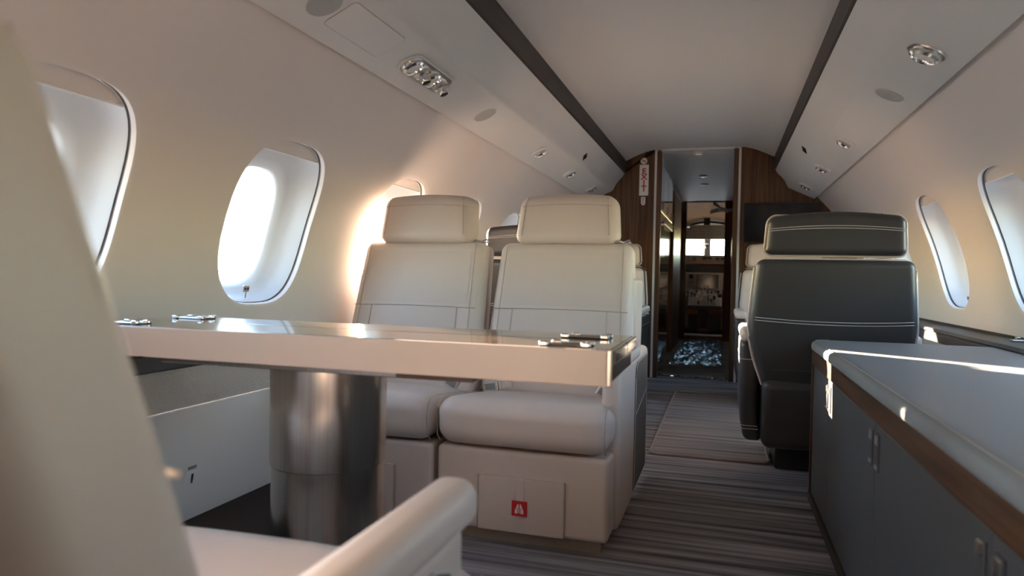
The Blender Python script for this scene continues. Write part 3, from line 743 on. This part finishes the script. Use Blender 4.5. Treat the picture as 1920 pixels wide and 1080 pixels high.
        B().tube([(s * 0.286, ins0 + 0.005, 0.33), (s * 0.286, 0.84, 0.375)], 0.0014, 5).obj('stitching', M['thread'], ip)
        if ins0 > 0.3: B().rbox((-0.024, 0.52, 0.50), (0.024, 0.735, 0.82), 0.022, w=lambda x, y, z: (s * (0.247 + x), y + 0.1 * (z - 0.45), z)).obj('shell_wing', M['leather'], t, angle=80)
        B().rbox((-0.030, 0.06, 0.520), (0.030, 0.60, 0.578), 0.024, w=lambda x, y, z: (s * (0.256 + x), y, z), n=4, arc=4).obj('arm_pad', M['leather'], t, angle=80)
    if belts:
        for sx, ang in ((-0.205, 0.15), (0.20, -0.5)):
            ca, sa = math.cos(ang), math.sin(ang)
            W = lambda x, y, z: (sx + x * ca - z * sa, 0.345 + y, 0.418 + x * sa + z * ca)
            bl = B().rbox((-0.035, -0.008, -0.006), (0.07, 0.0, 0.020), 0.003, w=W).obj('seat_belt', M['leather'], t)
            bb = B(); bb.rbox((-0.035, -0.020, -0.013), (0.02, -0.007, 0.024), 0.004, w=W); bb.rbox((0.02, -0.014, -0.010), (0.030, -0.007, 0.021), 0.003, w=W)
            bb.obj('buckle', M['satin'], bl)
            B().box((-0.027, -0.0212, -0.006), (0.010, -0.0198, 0.017), w=W).obj('buckle_plate', M['panelgrey'], bl, smooth=False)
    return t
GP = 'beige double cabin seats'
sofa_seat('beige leather aisle seat facing the table, with red-tagged pouch below its cushion', (-0.357, 2.02, 0), 0, 1, GP)
sofa_seat('beige leather window seat next to the aisle seat, half hidden by the steel table leg', (-0.916, 2.02, 0), 0, 0, GP, 0.16)
sofa_seat('beige leather aisle seat facing forward across the table, with a thick rounded armrest', (-0.343, 0.85, 0), PI, -1, GP, 0.075, 0.35, 0.14)
sofa_seat('beige leather window seat facing forward across the table, beside the rounded-armrest seat', (-0.903, 0.85, 0), PI, 0, GP, 0.075, 0.35, 0.14)

def club_seat(label, loc, rz, group):
    t = thing('club_seat', label, 'seat', loc, rz, group)
    B().rbox((-0.17, 0.02, 0.0), (0.17, 0.36, 0.17), 0.01).obj('pedestal', M['black'], t)
    B().rbox((-0.175, 0.335, 0.0), (-0.163, 0.365, 0.14), 0.002).obj('track_cover', M['satin'], t)
    B().rbox((-0.245, 0.04, 0.155), (0.245, 0.675, 0.43), 0.035, w=lambda x, y, z: (x, y, z), n=4).obj('seat_body', M['dark'], t, angle=80)
    B().rbox((-0.24, -0.02, 0.40), (0.24, 0.50, 0.50), 0.04, n=6, w=lambda x, y, z: (x, y, z + (0.018 * max(0, 1 - (x / 0.24) ** 2) if z > 0.45 else 0))).obj('cushion', M['leather'], t, angle=80)
    zb, zt = 0.40, 0.905
    def w(x, y, z):
        f = max(0, (z - zb) / (zt - zb))
        # widest at two thirds of its height, drawn in below the armrests
        if f < 0.5: k = lerp(0.86, 1.075, math.sin(f * PI))
        else: k = lerp(1.075, 1.0, (f - 0.5) / 0.5)
        return (x * k, y + 0.13 * (z - 0.42) + 0.014 * (1 - (x / 0.28) ** 2) * (1 if y > 0.6 else 0), z)
    B().rbox((-0.272, 0.50, zb + 0.02), (0.272, 0.59, zt - 0.008), 0.035, w=w, n=8).obj('back_cushion', M['leather'], t, angle=80)
    sh = B().rbox((-0.278, 0.575, 0.30), (0.278, 0.650, zt), 0.030, w=w, n=10, arc=4).obj('back_shell', M['dark'], t, angle=80)
    rim = []
    for q in range(13): rim.append(w(-0.281, 0.607, lerp(0.40, zt - 0.035, q / 12)))
    for q in range(1, 4): rim.append(w(-0.281 + 0.033 * math.sin(q * PI / 6) * 1.0, 0.607, zt - 0.035 + 0.035 * (1 - math.cos(q * PI / 6))))
    rim[-1] = w(-0.248, 0.607, zt + 0.001)
    rim += [w(-0.248 + 0.496 * q / 10, 0.607, zt + 0.001) for q in range(1, 10)]
    rim += [(-x, y, z) for x, y, z in reversed(rim[:16])]
    B().tube(rim, 0.0065, 6).obj('piping', M['leather'], sh)
    for dz in (0.0, 0.011):
        B().tube([w(-0.262 + 0.524 * q / 16, 0.6515, 0.665 + dz - 0.010 * (1 - ((q - 8) / 8) ** 2)) for q in range(17)], 0.0014, 5).obj('stitching', M['thread'], sh)
    B().tube([w(-0.22 + 0.44 * q / 10, 0.6515, 0.47) for q in range(11)], 0.0010, 5).obj('lower_seam', M['darkfab'], sh)
    def h(x, y, z):
        f = (z - 0.915) / 0.17
        return (x * lerp(1.0, 0.955, max(0, f)), y + 0.10 * (z - 0.915), z + 0.022 * max(0, 1 - (x / 0.25) ** 2) * max(0, f))
    B().rbox((-0.245, 0.56, 0.917), (0.245, 0.655, 1.070), 0.032, w=h, n=8, arc=4).obj('headrest', M['leather'], t, angle=80)
    hs = B().rbox((-0.248, 0.650, 0.922), (0.248, 0.712, 1.068), 0.026, w=h, n=8, arc=4).obj('headrest_shell', M['dark'], t, angle=80)
    rr = [h(a * 1.0, 0.672, 0.995 + b) for a, b in rrect(0.252, 0.0755, 0.030)]
    B().tube(rr, 0.0055, 6, True).obj('piping', M['leather'], hs)
    for dz in (0.0, 0.008):
        B().tube([h(-0.244 + 0.488 * q / 12, 0.7128, 1.012 + dz) for q in range(13)], 0.0013, 5).obj('stitching', M['thread'], hs)
    for s in (-1, 1):
        def a(x, y, z):
            k = max(0, (0.30 - z) / 0.2)
            return (s * (0.292 + x - 0.045 * k * k), y + 0.03 * (z - 0.3), z)
        ar = B().rbox((-0.035, 0.10, 0.165), (0.035, 0.600, 0.575), 0.022, w=a, n=6).obj('arm_panel', M['dark'], t, angle=80)
        B().rbox((-0.037, 0.08, 0.570), (0.037, 0.605, 0.622), 0.022, w=a, n=6, arc=4).obj('arm_pad', M['leather'], ar, angle=80)
        B().tube([a(0.0358, 0.11, 0.50), a(0.0358, 0.58, 0.50), a(0.034, 0.600, 0.50), a(-0.03, 0.6012, 0.50)], 0.0015, 5).obj('stitching', M['thread'], ar)
        B().tube([a(-0.03, 0.6012, 0.215), a(0.022, 0.6012, 0.215), a(0.0345, 0.59, 0.215)], 0.0013, 5).obj('stitching', M['thread'], ar)
        B().tube([a(-0.03, 0.6012, 0.228), a(0.022, 0.6012, 0.228), a(0.0345, 0.59, 0.228)], 0.0013, 5).obj('stitching', M['thread'], ar)
    return t
GC = 'club seats in the forward cabin'
c1 = club_seat('large seat with charcoal leather back and white stitching beyond the grey credenza', (0.62, 3.58, 0), PI, GC)
for lab, loc, rz in (('beige-fronted seat by the television bulkhead, facing the charcoal-backed seat', (0.625, 4.62, 0), 0),
                     ('seat with charcoal headrest seen between the two beige headrests', (-0.74, 4.17, 0), PI),
                     ('seat by the EXIT-sign bulkhead, showing only its edge past the beige aisle seat', (-0.625, 4.62, 0), 0)):
    c = copy_tree(c1); c.location = loc; c.rotation_euler = (0, 0, rz); c['label'] = lab

# ------------------------------------------------------------------ table on a steel pillar
t = thing('folding_table', 'glossy walnut folding table with beige edge on a thick steel pillar', 'table', (-0.50, 1.30, 0))
f = lambda x, y, z: (x + 0.50, y - 1.30, z)
XL, XR, YN, YF, ZT = -1.115, 0.043, 1.147, 1.456, 0.700
YM = 1.312
B().rbox((XL, YN + 0.004, 0.674), (XR - 0.004, YM - 0.0015, ZT), 0.002, w=f).obj('leaf', M['wood_x'], t)
B().rbox((XL, YM + 0.0015, 0.674), (XR - 0.004, YF, ZT), 0.002, w=f).obj('leaf', M['wood_x'], t)
B().rbox((XL, YN + 0.006, 0.640), (XR - 0.006, YF - 0.01, 0.669), 0.002, w=f).obj('under_leaf', M['wood_x'], t)
B().rbox((XL, YN - 0.004, 0.638), (XR - 0.008, YN + 0.005, ZT - 0.0005), 0.002, w=f).obj('edge_panel', M['leather'], t)
B().rbox((XR - 0.008, YN - 0.005, 0.638), (XR, YN + 0.004, ZT), 0.002, w=f).obj('end_trim', M['satin'], t)
for a, b_ in ((YN + 0.004, YM - 0.0015), (YM + 0.0015, YF)):
    B().rbox((XR - 0.006, a, 0.675), (XR + 0.004, b_, ZT - 0.001), 0.003, w=f).obj('end_edge', M['wood_x'], t)
B().rbox((-0.90, YN + 0.02, 0.626), (-0.21, YF - 0.02, 0.641), 0.002, w=f).obj('mounting_plate', M['steel'], t)
B().box((-0.36, YN + 0.018, 0.627), (-0.208, YN + 0.0205, 0.640), w=f).obj('plate_edge', M['wood_x'], t, smooth=False)
pil = thing  # keep helper name short below
px, py = -0.585, 1.305
up = B(); up.lathe([(0.119, 0.418), (0.121, 0.420), (0.121, 0.626)], 64, w=lambda x, y, z: (x + px + 0.50, y + py - 1.30, z)); up.obj('upper_sleeve', M['steel'], t, angle=30)
lw = B(); lw.lathe([(0.117, 0.0), (0.117, 0.419)], 64, w=lambda x, y, z: (x + px + 0.50, y + py - 1.30, z)); lw.obj('lower_sleeve', M['steel'], t, angle=30)
B().lathe([(0.16, 0.0), (0.16, 0.010), (0.125, 0.016)], 48, w=lambda x, y, z: (x + px + 0.50, y + py - 1.30, z)).obj('floor_flange', M['steel'], t)
def hinge(x0, x1, y0, y1):
    h_ = B().tube([f(a, b_, ZT + 0.003) for a, b_ in ((x0, y0), (x0 + 0.012, y1), (x1 - 0.006, y1), (x1 - 0.006, y0))], 0.0022, 6, True).obj('hinge_plate', M['chrome'], t)
    for a, b_ in ((x0 + 0.005, y0), (x0 + 0.020, y1), (x1 - 0.010, y0), (x1 - 0.008, y1)):
        B().rbox((a - 0.008, b_ - 0.006, ZT), (a + 0.008, b_ + 0.006, ZT + 0.009), 0.003, w=f, arc=2).obj('knuckle', M['chrome'], h_)
    B().box((x0 + 0.012, y0 + 0.004, ZT + 0.0002), (x1 - 0.008, y1 - 0.004, ZT + 0.0012), w=f).obj('plate', M['wood_dark'], h_, smooth=False)
hinge(-0.084, 0.005, 1.165, 1.20); hinge(-0.084, 0.010, 1.335, 1.372)
hinge(-1.05, -0.97, 1.18, 1.21); hinge(-1.06, -0.97, 1.375, 1.41)

# ------------------------------------------------------------------ credenza
t = thing('credenza', 'long low charcoal credenza with walnut frame and grey padded top', 'cabinet', (0.86, 1.0, 0))
f = lambda x, y, z: (x - 0.86, y - 1.0, z)
XF, YE, YS = 0.545, 2.825, -0.75
B().box((XF + 0.03, YS + 0.01, 0.0), (1.18, YE - 0.03, 0.05), w=f).obj('plinth', M['black'], t, smooth=False)
B().box((XF + 0.022, YS, 0.03), (1.12, YE - 0.012, 0.556), w=f).obj('carcass', M['black'], t, smooth=False)
B().rbox((XF - 0.002, YS, 0.512), (1.12, YE, 0.567), 0.003, w=f).obj('top_rail', M['wood_h'], t)
B().rbox((XF - 0.002, YE - 0.022, 0.03), (1.12, YE, 0.512), 0.003, w=f).obj('end_panel', M['wood'], t)
B().rbox((XF - 0.004, YS, 0.0), (XF + 0.03, YE + 0.002, 0.036), 0.003, w=f).obj('base_rail', M['wood_dark'], t)
splits = [YE - 0.045, 2.395, 1.70, 1.005, 0.31, -0.385, YS + 0.01]
for i in range(len(splits) - 1):
    y1, y0 = splits[i] - 0.0015, splits[i + 1] + 0.0015
    d = B().rbox((XF + 0.002, y0, 0.040), (XF + 0.024, y1, 0.510), 0.003, w=f).obj('door', M['darkfab'], t)
    ends = ([y0 + 0.028] if i == 0 else [y1 - 0.028] if i % 2 else [y0 + 0.028, y1 - 0.028]) if i < 1 else [y1 - 0.030, y0 + 0.030]
    for yy in ends:
        hd = B().rbox((XF - 0.0015, yy - 0.016, 0.410), (XF + 0.004, yy + 0.016, 0.492), 0.002, w=f).obj('latch', M['darkfab'], d)
        B().rbox((XF - 0.004, yy - 0.010, 0.468), (XF + 0.0, yy + 0.010, 0.488), 0.002, w=f).obj('latch_button', M['satin'], d)
        B().rbox((XF - 0.004, yy - 0.010, 0.415), (XF + 0.0, yy + 0.010, 0.424), 0.0015, w=f).obj('latch_lip', M['satin'], d)
        B().box((XF - 0.0025, yy - 0.009, 0.426), (XF - 0.0010, yy + 0.009, 0.466), w=f).obj('latch_recess', M['darkfab'], d, smooth=False)
def padw(x, y, z):
    return f(x, y, z)
pd = B(); pr = rrect(0.5, 0.5, 0.1)
def pad_ring(inset, z):
    x0, x1, y0, y1 = XF - 0.010 + inset, 1.128, YS, YE + 0.012 - inset
    r = 0.060 - inset * 0.6
    pts = [(x1, y0), (x1, y1)]
    pts += [(x0 + r - r * math.sin(a), y1 - r + r * math.cos(a)) for a in [PI / 2 * q / 8 for q in range(9)]]
    pts += [(x0, y0)]
    return [f(a, b_, z) for a, b_ in pts] + [f(x1, y0, z)]
rows = [pad_ring(0.006, 0.568), pad_ring(0.001, 0.571), pad_ring(0.0, 0.576), pad_ring(0.0, 0.588), pad_ring(0.004, 0.597), pad_ring(0.012, 0.602), pad_ring(0.022, 0.6035), pad_ring(0.03, 0.604)]
pd.strip(rows); top = rows[-1][:-1]; pd.add(top, [tuple(range(len(top)))])
bot = rows[0][:-1]; pd.add(bot, [tuple(reversed(range(len(bot))))])
po = pd.obj('padded_top', M['pad'], t, angle=50)
B().tube([p for p in pad_ring(0.014, 0.6032)[2:-1]], 0.0012, 5).obj('edge_seam', M['seam'], po)

# ------------------------------------------------------------------ runner rug
t = thing('aisle_runner', 'grey-brown striped runner with bound edges lying in the aisle', 'rug', (0.17, 4.2, 0))
out = [(a, b_) for a, b_ in rrect(0.262, 0.925, 0.035)]
B().prism(out, 0.0005, 0.012, lambda a, b_, d: (a, b_, d)).obj('pile', M['rug'], t, smooth=False)
B().tube([(a, b_, 0.009) for a, b_ in out], 0.0075, 6, True).obj('binding', M['rugedge'], t)

# ------------------------------------------------------------------ power socket on the side panel
t = thing('power_socket', 'white power socket low on the side panel under the table', 'socket', (-1.2185, 1.612, 0.216))
sl = lambda x, y, z: (x + z * 0.147, y, z)
B().rbox((-0.001, -0.022, -0.033), (0.005, 0.022, 0.033), 0.002, w=sl).obj('plate', M['white'], t)
for a, b_, c, d in ((0.0, 0.016, 0.004, 0.009), (0.0, 0.004, 0.003, 0.006), (-0.012, -0.014, 0.004, 0.006), (0.012, -0.014, 0.004, 0.006), (0.0, -0.010, 0.003, 0.004)):
    B().box((0.0042, a - c, b_ - d), (0.0062, a + c, b_ + d), w=sl).obj('slot', M['black'], t, smooth=False)
for z in (0.039, 0.044):
    B().box((0.001, -0.016, z), (0.0025, 0.016, z + 0.0025), w=sl).obj('printed_line', M['black'], t, smooth=False)
